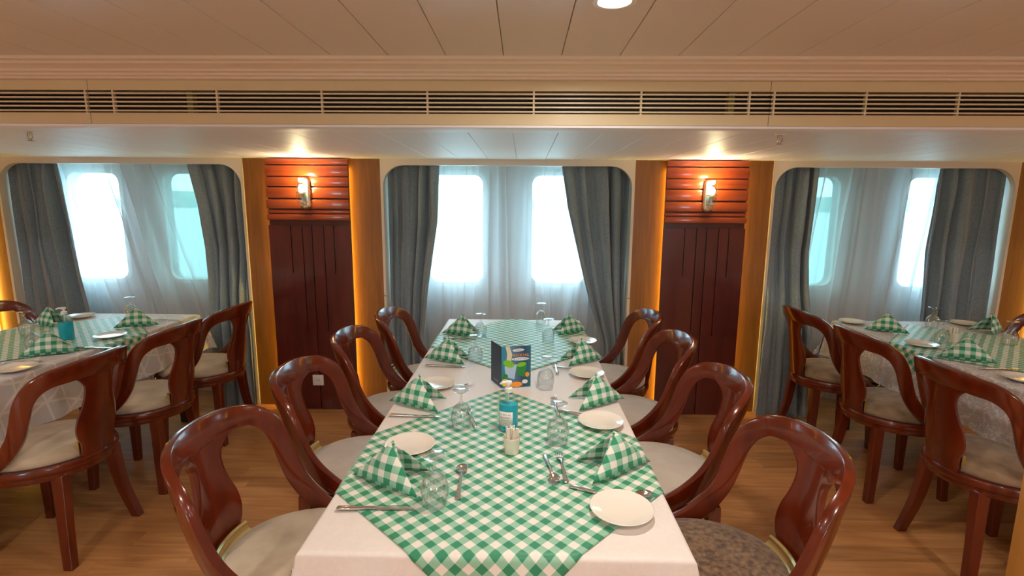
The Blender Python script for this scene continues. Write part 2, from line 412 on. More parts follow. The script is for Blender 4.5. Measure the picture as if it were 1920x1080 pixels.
# outside
wt = obj('water', [(-400, HY+1, -1.4), (400, HY+1, -1.4), (400, 500, -1.4), (-400, 500, -1.4)], [(0, 1, 2, 3)], 'water'); tag(wt, kind='structure')
V, F = [], []
nn = 90
for i in range(nn+1):
    x = -380+760*i/nn; h = 5+3*math.sin(i*0.7)+2*math.sin(i*1.9+1)
    V += [(x, 300, -1.4), (x, 302, h-1.4), (x, 330, h-1.4), (x, 331, -1.4)]
for i in range(nn):
    a = i*4
    for q in range(3): F.append((a+q, a+4+q, a+5+q, a+1+q))
tag(obj('shore', V, F, 'shore'), kind='structure')

# ---------------------------------------------------------------- red wall panels
def wall_panel(x0, x1, label):
    t = empty('wall_panel', label, 'wall panel', ((x0+x1)/2, OY, 0), group='red mahogany pillar panels')
    w = (x1-x0)/2; f = PY-OY
    box('backing', -w+0.045, w-0.045, f+0.028, 0, 0, ZC-0.004, 'dark_wood', t)
    box('panel_core', -w+0.004, w-0.004, f+0.016, f+0.030, 0, ZC-0.004, 'panel_red', t)
    for z0, z1, pr in ((1.793, 1.834, 0), (1.713, 1.786, 0.004), (1.642, 1.707, 0.006), (1.562, 1.636, 0.004), (1.487, 1.552, 0.010), (1.455, 1.481, 0.0), (1.408, 1.449, 0.012)):
        box('slat', -w, w, f-pr, f+0.018, z0, z1, 'panel_slat', t, 0.006, 2)
    g = 0.008
    gx = [-0.135, -0.053, 0.016, 0.100, 0.172]
    # outer boards step inwards where the grooves end
    def board(sgn):
        bm = bmesh.new()
        if sgn < 0: segs = [(-w, gx[0], 1.03, 1.372), (-w, gx[1], 0.60, 1.03), (-w, gx[2], 0.0, 0.60)]
        else: segs = [(gx[4], w, 1.03, 1.372), (gx[3], w, 0.60, 1.03), (gx[2], w, 0.0, 0.60)]
        for a, b, z0, z1 in segs: add_box(bm, a+(g/2 if sgn > 0 else 0), b-(g/2 if sgn < 0 else 0), f+0.004, f+0.018, z0, z1)
        fobj('panel_board', bm, 'panel_red', t)
    board(-1); board(1)
    for a, b, z0 in ((gx[0], gx[1], 1.03), (gx[1], gx[2], 0.60), (gx[2], gx[3], 0.60), (gx[3], gx[4], 1.03)):
        box('panel_strip', a+g/2, b-g/2, f+0.004, f+0.018, z0, 1.372, 'panel_red', t)
    for s in (-1, 1):
        o = box('led_strip', s*(w-0.036)-0.004, s*(w-0.036)+0.004, -0.035, -0.015, 0.02, ZC-0.06, 'led', t)
        o['label'] = 'glowing amber light strip'
    return t
wall_panel(-1.807, -1.22, 'dark red wood pillar panel left of the middle window, with white socket')
wall_panel(0.985, 1.552, 'dark red wood pillar panel between the middle and right windows')
wall_panel(-4.49, -3.905, 'dark red wood pillar panel at the far left edge beyond the left window')
wall_panel(3.655, 4.24, 'dark red wood pillar panel at the far right edge beyond the right window')

# ---------------------------------------------------------------- wall lights
def sconce(x, label, side):
    t = empty('wall_light', label, 'wall light', (x, PY-0.008, 1.60), group='brass wall lights on the pillar panels')
    # back plate: rounded oblong
    pts = rrect(-0.030, 0.030, -0.115, 0.105, 0.029, 8)
    bm = bmesh.new()
    prev = None
    for y, sc in ((0.004, 1.0), (-0.016, 1.0), (-0.026, 0.86), (-0.030, 0.6)):
        ring = [bm.verts.new((px*sc, y, pz*(1-(1-sc)*0.3)+0)) for px, pz in pts]
        if prev:
            for i in range(len(ring)): bm.faces.new((prev[i], prev[(i+1) % len(ring)], ring[(i+1) % len(ring)], ring[i]))
        else: bm.faces.new(ring)
        prev = ring
    bm.faces.new(prev)
    sharp(fobj('back_plate', bm, 'nickel', t), 50)
    gy = -0.088
    bm = bmesh.new(); add_tube(bm, [(0, -0.026, -0.075), (0, -0.055, -0.082), (0, gy, -0.082)], 0.007)
    add_tube(bm, [(0, gy, -0.105), (0, gy, -0.070)], [0.006, 0.010]); fobj('arm', bm, 'nickel', t, True)
    lathe('lamp_cup', [(0.0, -0.072), (0.024, -0.072), (0.026, -0.060), (0.0, -0.058)], 'nickel', t, 24, (0, gy, 0))
    lathe('glass_shade', [(0.0335, -0.058), (0.0335, 0.095), (0.0310, 0.095), (0.0310, -0.055), (0.0, -0.055)], 'plastic_clear', t, 28, (0, gy, 0))
    lathe('shade_ring', [(0.0345, -0.006), (0.0345, 0.000), (0.0325, 0.000), (0.0325, -0.006), (0.0345, -0.006)], 'nickel', t, 28, (0, gy, 0))
    lathe('bulb', [(0.0, -0.005), (0.014, 0.0), (0.019, 0.018), (0.018, 0.036), (0.008, 0.052), (0.0, 0.054)], 'bulb', t, 20, (0, gy, 0))
    V, F = [], []
    for kk in range(10):
        a = 2*PI*kk/10; add_lathe(V, F, [(0.0, -0.006), (0.005, 0), (0.0, 0.006)], 6, (0.030*math.cos(a), gy+0.030*math.sin(a), -0.068))
    obj('glass_bead', V, F, 'glass', t)['kind'] = 'stuff'
    ld = bpy.data.lights.new('sconce_lamp', 'POINT'); ld.energy = SCONCE_W; ld.color = (1.0, 0.72, 0.40); ld.shadow_soft_size = 0.02
    lo = bpy.data.objects.new('sconce_lamp', ld); COL.objects.link(lo); lo.parent = t; lo.location = (0, gy, 0.085)
sconce(-1.515, 'lit brass wall light with glass cylinder on the pillar left of the middle window', 1)
sconce(1.268, 'lit brass wall light with glass cylinder on the pillar right of the middle window', -1)

# socket, sprinklers
t = empty('wall_socket', 'square white power socket low on the dark red panel behind the chairs', 'socket', (-1.51, PY+0.004, 0.228))
bm = bmesh.new(); add_box(bm, -0.041, 0.041, -0.009, 0, -0.041, 0.041, 0.004); sharp(fobj('socket_plate', bm, 'white', t))
lathe('socket_well', [(0.023, 0.0), (0.023, 0.003), (0.019, 0.003), (0.018, -0.001), (0.0, -0.001)], 'white', t, 24).rotation_euler = (R(90), 0, 0)
t.children[-1].location = (0, -0.009, 0)
for s in (-1, 1):
    o = lathe('pin_hole', [(0.0, 0.0025), (0.003, 0.0025), (0.003, 0.0)], 'black', t, 10); o.rotation_euler = (R(90), 0, 0); o.location = (s*0.009, -0.0095, 0)
def sprinkler(x, y, label):
    t = empty('ceiling_sprinkler', label, 'sprinkler', (x, y, ZC), group='fire sprinklers on the lower ceiling')
    lathe('escutcheon', [(0.0, -0.006), (0.018, -0.006), (0.022, 0.0), (0.0, 0.0)], 'white', t, 20)
    bm = bmesh.new()
    for s in (-1, 1): add_tube(bm, [(s*0.004, 0, -0.005), (s*0.011, 0, -0.016), (s*0.011, 0, -0.030), (s*0.003, 0, -0.042)], 0.0022, 6)
    fobj('sprinkler_frame', bm, 'steel', t, True)
    lathe('deflector', [(0.0, -0.044), (0.014, -0.045), (0.014, -0.043), (0.0, -0.041)], 'steel', t, 16)
    lathe('heat_bulb', [(0.0, -0.04), (0.0025, -0.036), (0.0025, -0.012), (0.0, -0.008)], 'brass', t, 8)
sprinkler(-2.215, 2.33, 'small metal sprinkler head hanging from the white ceiling at far left')
sprinkler(1.120, 2.34, 'small metal sprinkler head hanging from the white ceiling right of centre')

# downlights
def downlight(x, y, label):
    t = empty('downlight', label, 'ceiling light', (x, y, ZU), group='recessed round ceiling downlights')
    lathe('bezel', [(0.060, 0.0), (0.058, -0.005), (0.045, -0.006), (0.042, 0.0)], 'white', t, 28)
    lathe('lens', [(0.0, -0.002), (0.043, -0.002), (0.043, 0.0)], 'down', t, 24)
    ld = bpy.data.lights.new('downlight_lamp', 'AREA'); ld.shape = 'DISK'; ld.size = 0.10; ld.energy = DOWN_W; ld.color = (1.0, 0.90, 0.79); ld.spread = R(170)
    lo = bpy.data.objects.new('downlight_lamp', ld); COL.objects.link(lo); lo.parent = t; lo.location = (0, 0, -0.008)
downlight(0.235, 1.455, 'bright round downlight in the ceiling at the top of the view')
for x, cn in ((-3.5, 'leftmost'), (-1.65, 'second from left'), (0.235, 'middle'), (2.1, 'second from right'), (3.9, 'rightmost')):
    for y, rn in ((0.1, 'second row from the windows'), (-1.5, 'third row from the windows')):
        downlight(x, y, 'round recessed downlight, %s of the %s' % (cn, rn))
for x in (-3.4, 3.6):
    downlight(x, 1.455, 'round recessed downlight above the %s side table' % ('left' if x < 0 else 'right'))

# ---------------------------------------------------------------- air vents in the beam
def vent(x0, x1, bars, ribs, label):
    t = empty('air_vent', label, 'air vent', ((x0+x1)/2, 2.10, 1.92), group='long slatted air vents along the beam')
    c = (x0+x1)/2; h = (x1-x0)/2
    box('vent_frame', -h+0.001, h-0.001, 0, 0.055, 0.045, 0.083, 'cream', t, 0.001, 1)
    box('vent_frame', -h+0.001, h-0.001, 0, 0.055, -0.083, -0.041, 'cream', t, 0.001, 1)
    box('duct', -h, h, 0.052, 0.058, -0.042, 0.046, 'duct', t)
    for z in (1.953, 1.937, 1.9205, 1.904, 1.887):
        box('slat', -h+0.002, h-0.002, -0.002, 0.010, z-1.92-0.0027, z-1.92+0.0027, 'slat', t)
    for b in bars: box('divider', b-c-0.0035, b-c+0.0035, 0.002, 0.016, -0.0415, 0.0455, 'slat', t)
    for b in ribs: box('duct_rib', b-c-0.012, b-c+0.012, 0.020, 0.050, -0.0415, 0.0455, 'duct_rib', t)
vent(-1.736, 0.955, [-1.640+0.4195*k for k in range(7)], [-1.341, 0.814], 'long white slatted air vent in the beam above the middle window')
vent(-4.60, -1.736, [-1.752-0.424*k for k in range(7)], [-2.9], 'white slatted air vent in the beam above the left window')
vent(0.955, 3.90, [0.972+0.353*k for k in range(9)], [2.6], 'white slatted air vent in the beam above the right window')

# ---------------------------------------------------------------- curtains
def interp(tab, z):
    if z >= tab[0][0]: return tab[0][1]
    for (za, a), (zb, b) in zip(tab, tab[1:]):
        if z >= zb:
            f = (za-z)/(za-zb); f = f*f*(3-2*f) if False else f
            return a+(b-a)*f
    return tab[-1][1]
def curtain(name, left, right, ytab, amp, folds, m, z0, z1, seed, nu=150, nv=46, thick=0.0, slant=0.0, warp=0.035):
    rd = random.Random(seed); ph = [rd.random()*6.28 for _ in range(6)]
    V, F = [], []
    for j in range(nv+1):
        z = z1+(z0-z1)*j/nv; xl, xr = interp(left, z), interp(right, z); y = interp(ytab, z)
        d = (z1-z)
        for i in range(nu+1):
            u = i/nu
            u0 = u-slant*d; uu = u0+warp*math.sin(2*PI*u0*2+ph[3]+d*0.8)+warp*0.5*math.sin(2*PI*u0*5+ph[5])
            a = amp*(0.75+0.35*math.sin(5*u+ph[1]))*(1.0 if d > 0.15 else 0.6+0.4*d/0.15)
            w = a*math.sin(2*PI*folds*uu+ph[0]+0.35*math.sin(d*2+ph[2]))
            w += a*0.22*math.sin(2*PI*folds*1.7*uu+ph[4]+d*0.9)+amp*0.05*math.sin(2*PI*folds*3.1*u+ph[5]+d*3)
            w += amp*0.22*math.sin(6*d+9*u+ph[3])*math.sin(3*d)
            if not thick: w += a*0.30*math.sin(2*PI*folds*2.6*uu+ph[2]+d*0.3)
            if thick:
                e_ = math.exp(-(min(u, 1-u)/0.05)**2); w = w*(1-0.7*e_)-0.032*e_
            xx = xl+(xr-xl)*(u+0.25/folds/2*math.sin(4*PI*folds*uu+ph[0])*0.5)
            V.append((xx, y+w, z))
    for j in range(nv):
        for i in range(nu): a = j*(nu+1)+i; F.append((a, a+1, a+nu+2, a+nu+1))
    o = obj(name, V, F, m)
    if thick:
        md = o.modifiers.new('thickness', 'SOLIDIFY'); md.thickness = thick
    return o
Z1 = 1.826
yd = [(1.83, 3.79), (0, 3.785)]
yf = [(1.83, 3.79), (1.2, 3.775), (0.95, 3.73), (0.65, 3.635), (0, 3.61)]
ys = [(1.83, 3.97), (0, 3.95)]
def drape(l, r, folds, seed, label, y=yd, amp=0.046):
    tag(curtain('curtain', l, r, y, amp, folds, 'drape', 0.012, Z1, seed, thick=0.004), label, 'curtain', 'grey-blue velvet curtains at the windows')
def voile(l, r, folds, seed, label, slant=0.0):
    tag(curtain('sheer_curtain', l, r, ys, 0.030, folds, 'sheer', 0.012, Z1, seed, nu=260, slant=slant, warp=0.03), label, 'sheer curtain', 'white sheer curtains at the windows')
drape([(1.8, -0.985), (0.9, -0.985), (0.3, -0.97)], [(1.8, -0.60), (1.4, -0.62), (0.9, -0.70), (0.5, -0.74), (0, -0.74)], 3.8, 3, 'grey-blue curtain drawn to the left side of the middle window')
drape([(1.8, 0.27), (1.5, 0.32), (1.1, 0.42), (0.8, 0.50), (0.5, 0.60), (0, 0.62)], [(1.8, 0.755), (0.9, 0.755), (0, 0.765)], 3.9, 11, 'grey-blue curtain sweeping to the right side of the middle window')
drape([(1.8, -3.778), (0, -3.775)], [(1.8, -3.40), (1.2, -3.36), (0.7, -3.29), (0, -3.27)], 3.6, 21, 'grey curtain at the left side of the left window, behind the table', amp=0.048)
drape([(1.8, -2.43), (1.5, -2.37), (1.1, -2.33), (0.6, -2.27), (0, -2.26)], [(1.8, -2.03), (0.9, -2.03), (0.6, -1.985), (0, -1.97)], 3.6, 33, 'grey curtain hanging to the floor at the right side of the left window', yf)
drape([(1.8, 1.775), (0.9, 1.775), (0.6, 1.735), (0, 1.715)], [(1.8, 2.085), (1.2, 2.06), (0.6, 2.06), (0, 2.07)], 3.2, 44, 'grey curtain hanging to the floor at the left side of the right window', yf)
drape([(1.8, 2.94), (1.2, 2.93), (0.6, 2.96), (0, 2.97)], [(1.8, 3.40), (0, 3.40)], 3.8, 52, 'grey curtain at the right side of the right window, behind the table', amp=0.048)
voile([(1.8, -0.96), (0, -0.95)], [(1.8, 0.74), (0, 0.74)], 9.5, 61, 'white sheer curtain across the middle window behind the long table')
voile([(1.8, -3.74), (0, -3.70)], [(1.8, -2.06), (0, -2.06)], 8, 72, 'white sheer curtain across the left window', 0.14)
voile([(1.8, 1.79), (0, 1.79)], [(1.8, 3.38), (0, 3.38)], 8, 83, 'white sheer curtain across the right window', -0.05)
for x, s in ((-1.006, 'left'), (0.776, 'right')):
    t = empty('curtain_hook', 'small metal tieback hook on the %s edge of the middle window frame' % s, 'hook', (x, OY-0.012, 0.86))
    lathe('hook_plate', [(0.0, 0.004), (0.007, 0.003), (0.007, 0.0), (0.0, 0.0)], 'steel', t, 12).rotation_euler = (R(90), 0, 0)
    bm = bmesh.new(); add_tube(bm, [(0, 0, 0), (0, -0.016, -0.001), (0, -0.022, 0.006), (0, -0.020, 0.020)], 0.0025, 6); fobj('hook_arm', bm, 'steel', t, True)

# ---------------------------------------------------------------- chairs
def spline(pts, n):
    """Catmull-Rom through pts"""
    out = []; P = [Vector(p) for p in pts]; P = [2*P[0]-P[1]]+P+[2*P[-1]-P[-2]]
    for i in range(1, len(P)-2):
        for k in range(n):
            t = k/n; a, b, c, d = P[i-1], P[i], P[i+1], P[i+2]
            out.append(0.5*((2*b)+(c-a)*t+(2*a-5*b+4*c-d)*t*t+(3*b-a-3*c+d)*t*t*t))
    out.append(P[-2]); return out
HALF = [(-0.302, 0, 0.844, 0.082), (-0.297, 0.07, 0.844, 0.080), (-0.278, 0.14, 0.839, 0.074), (-0.243, 0.198, 0.826, 0.066), (-0.203, 0.228, 0.790, 0.064), (-0.175, 0.240, 0.735, 0.062),
        (-0.153, 0.240, 0.668, 0.060), (-0.126, 0.237, 0.600, 0.060), (-0.080, 0.234, 0.535, 0.060), (-0.022, 0.232, 0.484, 0.058), (0.045, 0.230, 0.450, 0.054), (0.11, 0.222, 0.430, 0.046)]
def make_chair(cushion):
    t = empty('dining_chair')
    full = [(x, -y, z, w) for x, y, z, w in reversed(HALF[1:])]+HALF
    ctr = spline([p[:3] for p in full], 4); wd = [v[0] for v in spline([(p[3], 0, 0) for p in full], 4)]
    th = 0.027; V, F = [], []
    prof = []
    for (sx, sy) in ((1, 1), (-1, 1), (-1, -1), (1, -1)):
        for k in range(3):
            a0 = {(1, 1): 0, (-1, 1): 90, (-1, -1): 180, (1, -1): 270}[(sx, sy)]
            a = R(a0+45*k); prof.append((sx, sy, math.cos(a), math.sin(a)))
    m = len(prof)
    for i, p in enumerate(ctr):
        tg = (ctr[min(i+1, len(ctr)-1)]-ctr[max(i-1, 0)]).normalized()
        bx = p.x+0.05
        nrm = Vector((min(bx, 0), p.y, 0)).normalized(); lean = 0.22 if p.z > 0.7 else 0.22*max(0, (p.z-0.5)/0.2)
        nrm = (nrm+Vector((0, 0, -lean))).normalized()
        nrm = (nrm-tg*nrm.dot(tg)).normalized(); wdir = tg.cross(nrm).normalized()
        cr = 0.005
        for sx, sy, ca, sa in prof:
            V.append(p+wdir*(sx*(wd[i]/2-cr)+ca*cr)+nrm*(sy*(th/2-cr)+sa*cr))
    for i in range(len(ctr)-1):
        for k in range(m): F.append((i*m+k, i*m+(k+1) % m, (i+1)*m+(k+1) % m, (i+1)*m+k))
    F.append(tuple(range(m))); F.append(tuple(reversed(range((len(ctr)-1)*m, len(ctr)*m))))
    sharp(obj('back_frame', V, F, 'mahogany', t), 30)
    # vase-shaped splat on the barrel of the back
    wt = [(0.425, 0.082), (0.50, 0.084), (0.53, 0.096), (0.57, 0.103), (0.62, 0.097), (0.67, 0.080), (0.72, 0.069), (0.755, 0.070), (0.775, 0.080), (0.793, 0.095), (0.807, 0.115), (0.818, 0.135)]
    ws = spline([(z, w, 0) for z, w in wt], 3)
    V, F = [], []; nu = 12; K = len(ws)
    for side in (0, 1):
        for z_, w_, _ in ws:
            xb = -0.248-0.050*((z_-0.43)/0.42)**0.9 if z_ > 0.43 else -0.248
            for i in range(nu+1):
                y = w_*(2*i/nu-1); Rr = 0.26
                x = xb+(Rr-math.sqrt(Rr*Rr-y*y)); ang = math.asin(y/Rr)
                o_ = (0.011 if side else -0.009)*(1 if abs(2*i/nu-1) < 0.99 else 0.6)
                V.append((x-o_*math.cos(ang), y+o_*math.sin(ang), z_))
    for side in (0, 1):
        b = side*K*(nu+1)
        for j in range(K-1):
            for i in range(nu):
                a = b+j*(nu+1)+i; f = (a, a+1, a+nu+2, a+nu+1); F.append(f if side == 0 else f[::-1])
    b = K*(nu+1)
    for j in range(K-1):
        for i in (0, nu):
            a = j*(nu+1)+i; f = (a, a+nu+1, b+a+nu+1, b+a); F.append(f if i == 0 else f[::-1])
    for i in range(nu): F.append((i+1, i, b+i, b+i+1)); a = (K-1)*(nu+1)+i; F.append((a, a+1, b+a+1, b+a))
    sharp(obj('splat', V, F, 'mahogany', t), 50)
    # brass moulding at the foot of the splat
    pr = [(0.000, 0.455), (0.000, 0.515), (0.008, 0.519), (0.014, 0.513), (0.013, 0.503), (0.020, 0.492), (0.030, 0.486), (0.032, 0.477), (0.032, 0.455)]
    V, F = [], []; q = len(pr); ny = 10
    for i in range(ny+1):
        y = 0.082*(2*i/ny-1); xb = -0.243+(0.26-math.sqrt(0.26**2-y*y))
        for dx, z in pr: V.append((xb+dx, y, z))
    for i in range(ny):
        for k in range(q): F.append((i*q+k, (i+1)*q+k, (i+1)*q+(k+1) % q, i*q+(k+1) % q))
    F.append(tuple(range(q))); F.append(tuple(reversed(range(ny*q, ny*q+q))))
    o = sharp(obj('splat_bracket', V, F, 'brass', t), 45); o['label'] = 'brass moulding at foot of splat'
    # seat rail and cushion
    def outline(s, n=40):
        pts = []
        for i in range(n):
            a = 2*PI*i/n; c, s_ = math.cos(a), math.sin(a)
            ex = 0.85 if c > 0 else 1.0
            pts.append((0.248*s*(abs(c)**ex)*(1 if c > 0 else -1)*(0.98 if c > 0 else 1.03), 0.236*s*s_))
        return pts
    def stack(rows, n=40):
        V, F = [], []
        for s, z in rows:
            for x, y in outline(s, n): V.append((x, y, z))
        for j in range(len(rows)-1):
            for i in range(n): F.append((j*n+i, j*n+(i+1) % n, (j+1)*n+(i+1) % n, (j+1)*n+i))
        F.append(tuple(reversed(range(n)))); F.append(tuple(range((len(rows)-1)*n, len(rows)*n)))
        return V, F
    V, F = stack([(0.90, 0.385), (0.985, 0.385), (1.0, 0.392), (1.0, 0.408), (1.035, 0.414), (1.05, 0.424), (1.05, 0.438), (1.035, 0.446), (0.97, 0.447)])
    sharp(obj('seat_rail', V, F, 'mahogany', t), 50)
    V, F = stack([(0.93, 0.446), (0.955, 0.452), (0.958, 0.465), (0.93, 0.480), (0.85, 0.491), (0.65, 0.500), (0.40, 0.505), (0.15, 0.507)])
    obj('seat_cushion', V, F, cushion, t)
    def leg(pts, w0, w1):
        c = spline(pts, 4); V, F = [], []
        for i, p in enumerate(c):
            f = i/(len(c)-1); w = w0+(w1-w0)*f; d = w*0.86
            for sx, sy in ((1, 1), (-1, 1), (-1, -1), (1, -1)): V.append((p.x+sx*w/2, p.y+sy*d/2, p.z))
        for i in range(len(c)-1):
            for k in range(4): F.append((i*4+k, (i+1)*4+k, (i+1)*4+(k+1) % 4, i*4+(k+1) % 4))
        F.append((0, 1, 2, 3)); F.append(tuple(reversed(range(len(c)*4-4, len(c)*4))))
        o = obj('leg', V, F, 'mahogany', t, False)
        md = o.modifiers.new('edge', 'BEVEL'); md.width = 0.003; md.segments = 2
    for s in (-1, 1):
        leg([(-0.185, s*0.135, 0.40), (-0.190, s*0.142, 0.30), (-0.200, s*0.158, 0.17), (-0.228, s*0.190, 0.0)], 0.052, 0.040)
        leg([(0.165, s*0.150, 0.40), (0.168, s*0.152, 0.28), (0.172, s*0.155, 0.15), (0.178, s*0.160, 0.0)], 0.050, 0.036)
    return t
protos = {}
def chair(x, y, face, cushion, label, group, rz=0.0):
    """x is where the back of the rail stands"""
    if cushion not in protos: c = protos[cushion] = make_chair(cushion)
    else: c = copy_tree(protos[cushion])
    c.location = (x+0.315*face, y, 0); c.rotation_euler = (0, 0, (0 if face > 0 else PI)+rz)
    tag(c, label, 'chair', group)
gA = 'mahogany chairs along the middle table'
for i, (y, lb) in enumerate(((1.405, 'nearest chair left of the middle table, red mahogany with beige cushion'), (1.97, 'second chair from the front on the left of the middle table, pale cushion'),
                             (2.54, 'third chair from the front on the left of the middle table, before the glowing strip'), (3.06, 'farthest chair left of the middle table, beside the curtain'))):
    chair((-0.975, -0.965, -0.95, -0.88)[i], y, 1, 'cushion_beige' if i == 0 else 'cushion_grey', lb, gA)
for i, (y, lb) in enumerate(((1.385, 'nearest chair right of the middle table, with dark brown mottled velvet cushion'), (1.95, 'second chair from the front on the right of the middle table, pale cushion'),
                             (2.53, 'third chair from the front on the right of the middle table'), (3.09, 'farthest chair right of the middle table, beside the curtain'))):
    chair((0.875, 0.865, 0.855, 0.84)[i], y, -1, 'cushion_brown' if i == 0 else 'cushion_grey', lb, gA)
gL = 'mahogany chairs around the left table'
for y, lb in ((2.09, 'nearest chair seen from behind at the left table, striped beige cushion'), (2.66, 'middle one of three chairs backing onto the aisle at the left table'), (3.21, 'chair at the left table standing closest to the window curtain')):
    chair(-1.80, y, -1, 'cushion_beige', lb, gL)
chair(-3.49, 3.12, 1, 'cushion_beige', 'chair back just visible at the left edge, far side of the left table', gL)
gR = 'mahogany chairs around the right table'
for y, lb in ((2.09, 'nearest chair seen from behind at the right table, tan velvet cushion'), (2.70, 'middle one of three chairs backing onto the aisle at the right table'), (3.28, 'chair at the right table standing closest to the window curtain')):
    chair(1.735, y, 1, 'cushion_tan', lb, gR)
chair(3.42, 3.16, -1, 'cushion_tan', 'chair back just visible at the right edge, far side of the right table', gR)

# ---------------------------------------------------------------- tables and cloths
TZ = 0.75
def fall(cx, cy, w, l, x, y, off, seed, flare=0.16, rip=0.012):
    """lays the flat point x,y over a table of size w,l and lets it hang past the edges"""
    r = 0.012
    def one(v, h):
        s = 1 if v >= 0 else -1; e = abs(v)-(h-r)
        if e <= 0: return v, 0.0, 0.0, 0.0
        a = e/r
        if a < PI/2: return s*(h-r+(r+off)*math.sin(a)), (r+off)*(1-math.cos(a)), 0.0, s
        d = e-r*PI/2
        return s*(h+off+flare*d*(0.6+0.4*min(1, d/0.2))), r+off+d, d, s
    px, zx, dx, sx = one(x-cx, w/2); py, zy, dy, sy = one(y-cy, l/2)
    z = TZ+off-max(zx, zy)
    rr = rip*min(1, max(dx, dy)/0.12)
    if dx > dy and dx > 0:
        px += sx*rr*(math.sin(y*19+seed)+0.5*math.sin(y*43+seed*2))
        if dy > 0: py += sy*0.25*min(dx, dy)
    elif dy > 0:
        py += sy*rr*(math.sin(x*17+seed)+0.5*math.sin(x*37+seed*2))
        if dx > 0: px += sx*0.25*min(dx, dy)
    return (cx+px, cy+py, z)
def lines(c, h, over, step):
    vals = []; v = -h-over
    n = int((2*h+2*over)/step); base = [(-h-over)+(2*h+2*over)*i/n for i in range(n+1)]
    extra = [s*(h-0.012+0.012*PI/2*k/5) for s in (-1, 1) for k in range(6)]
    return [c+v for v in sorted(set([b for b in base if min(abs(b-e) for e in extra) > 0.008]+extra))]
def table(cx, y0, y1, w, cloth, tname, label, clabel, over=0.245, seed=0.0):
    t = empty('dining_table', label, 'table', (cx, (y0+y1)/2, 0), group='long dining tables')
    l = y1-y0
    box('tabletop', -w/2+0.006, w/2-0.006, -l/2+0.006, l/2-0.006, TZ-0.034, TZ-0.004, 'dark_wood', t, 0.004)
    bm = bmesh.new()
    for s in (-1, 1):
        add_box(bm, s*(w/2-0.10)-0.012, s*(w/2-0.10)+0.012, -l/2+0.10, l/2-0.10, TZ-0.11, TZ-0.034); add_box(bm, -w/2+0.1, w/2-0.1, s*(l/2-0.1)-0.012, s*(l/2-0.1)+0.012, TZ-0.11, TZ-0.034)
    fobj('apron', bm, 'dark_wood', t)
    for sx in (-1, 1):
        for sy in (-1, 1): box('leg', sx*(w/2-0.10)-0.027, sx*(w/2-0.10)+0.027, sy*(l/2-0.10)-0.027, sy*(l/2-0.10)+0.027, 0, TZ-0.034, 'dark_wood', t, 0.004)
    xs = lines(cx, w/2, over, 0.03); ys_ = lines((y0+y1)/2, l/2, over, 0.03)
    V, U, F = [], [], []
    for y in ys_:
        for x in xs: V.append(fall(cx, (y0+y1)/2, w, l, x, y, 0.0, seed)); U.append((x-cx, y))
    nx = len(xs)
    for j in range(len(ys_)-1):
        for i in range(nx-1): a = j*nx+i; F.append((a, a+1, a+nx+1, a+nx))
    o = obj('tablecloth', V, F, cloth, uvs=U)
    tag(o, clabel, 'tablecloth', 'white tablecloths')
    return (cx, (y0+y1)/2, w, l)
TC = table(-0.055, 1.03, 3.43, 0.90, 'cloth', 'm', 'long dining table in the middle, under white cloth', 'white tablecloth on the long middle table', seed=1.0)
TLt = table(-2.715, 1.20, 3.48, 0.90, 'cloth_left', 'l', 'long dining table at left in front of the left window', 'white patterned tablecloth with arcing lines on the left table', seed=2.0)
TRt = table(2.60, 1.20, 3.52, 0.90, 'cloth_right', 'r', 'long dining table at right in front of the right window', 'white floral damask tablecloth on the right table', seed=3.0)
def overlay(T, cx, cy, s, rot, label, seed=0.0, off=0.0035):
    n = 96; V, U, F = [], [], []; ca, sa = math.cos(rot), math.sin(rot)
    for j in range(n+1):
        for i in range(n+1):
            u, v = s*(i/n-0.5), s*(j/n-0.5)
            x, y = cx+u*ca-v*sa, cy+u*sa+v*ca
            px, py, pz = fall(T[0], T[1], T[2], T[3], x, y, off, seed, 0.17, 0.012)
            pz += 0.0006*math.sin(u*23+seed)*math.sin(v*19)
            V.append((px, py, pz)); U.append((u+0.5*s, v+0.5*s))
    for j in range(n):
        for i in range(n): a = j*(n+1)+i; F.append((a, a+1, a+n+2, a+n+1))
    o = obj('table_overlay', V, F, 'gingham', uvs=U)
    md = o.modifiers.new('thickness', 'SOLIDIFY'); md.thickness = 0.0012; md.offset = -1
    tag(o, label, 'table overlay', 'green gingham table overlays')
overlay(TC, -0.063, 1.458, 0.872, R(46.2), 'green gingham square laid diagonally on the near end of the middle table', 1.0)
overlay(TC, -0.035, 2.86, 0.86, R(45), 'green gingham square laid diagonally on the window end of the middle table', 1.0)
overlay(TLt, -2.70, 2.80, 0.86, R(44), 'green gingham square laid diagonally on the left table', 2.0)
overlay(TRt, 2.60, 2.80, 0.86, R(46), 'green gingham square laid diagonally on the right table', 3.0)

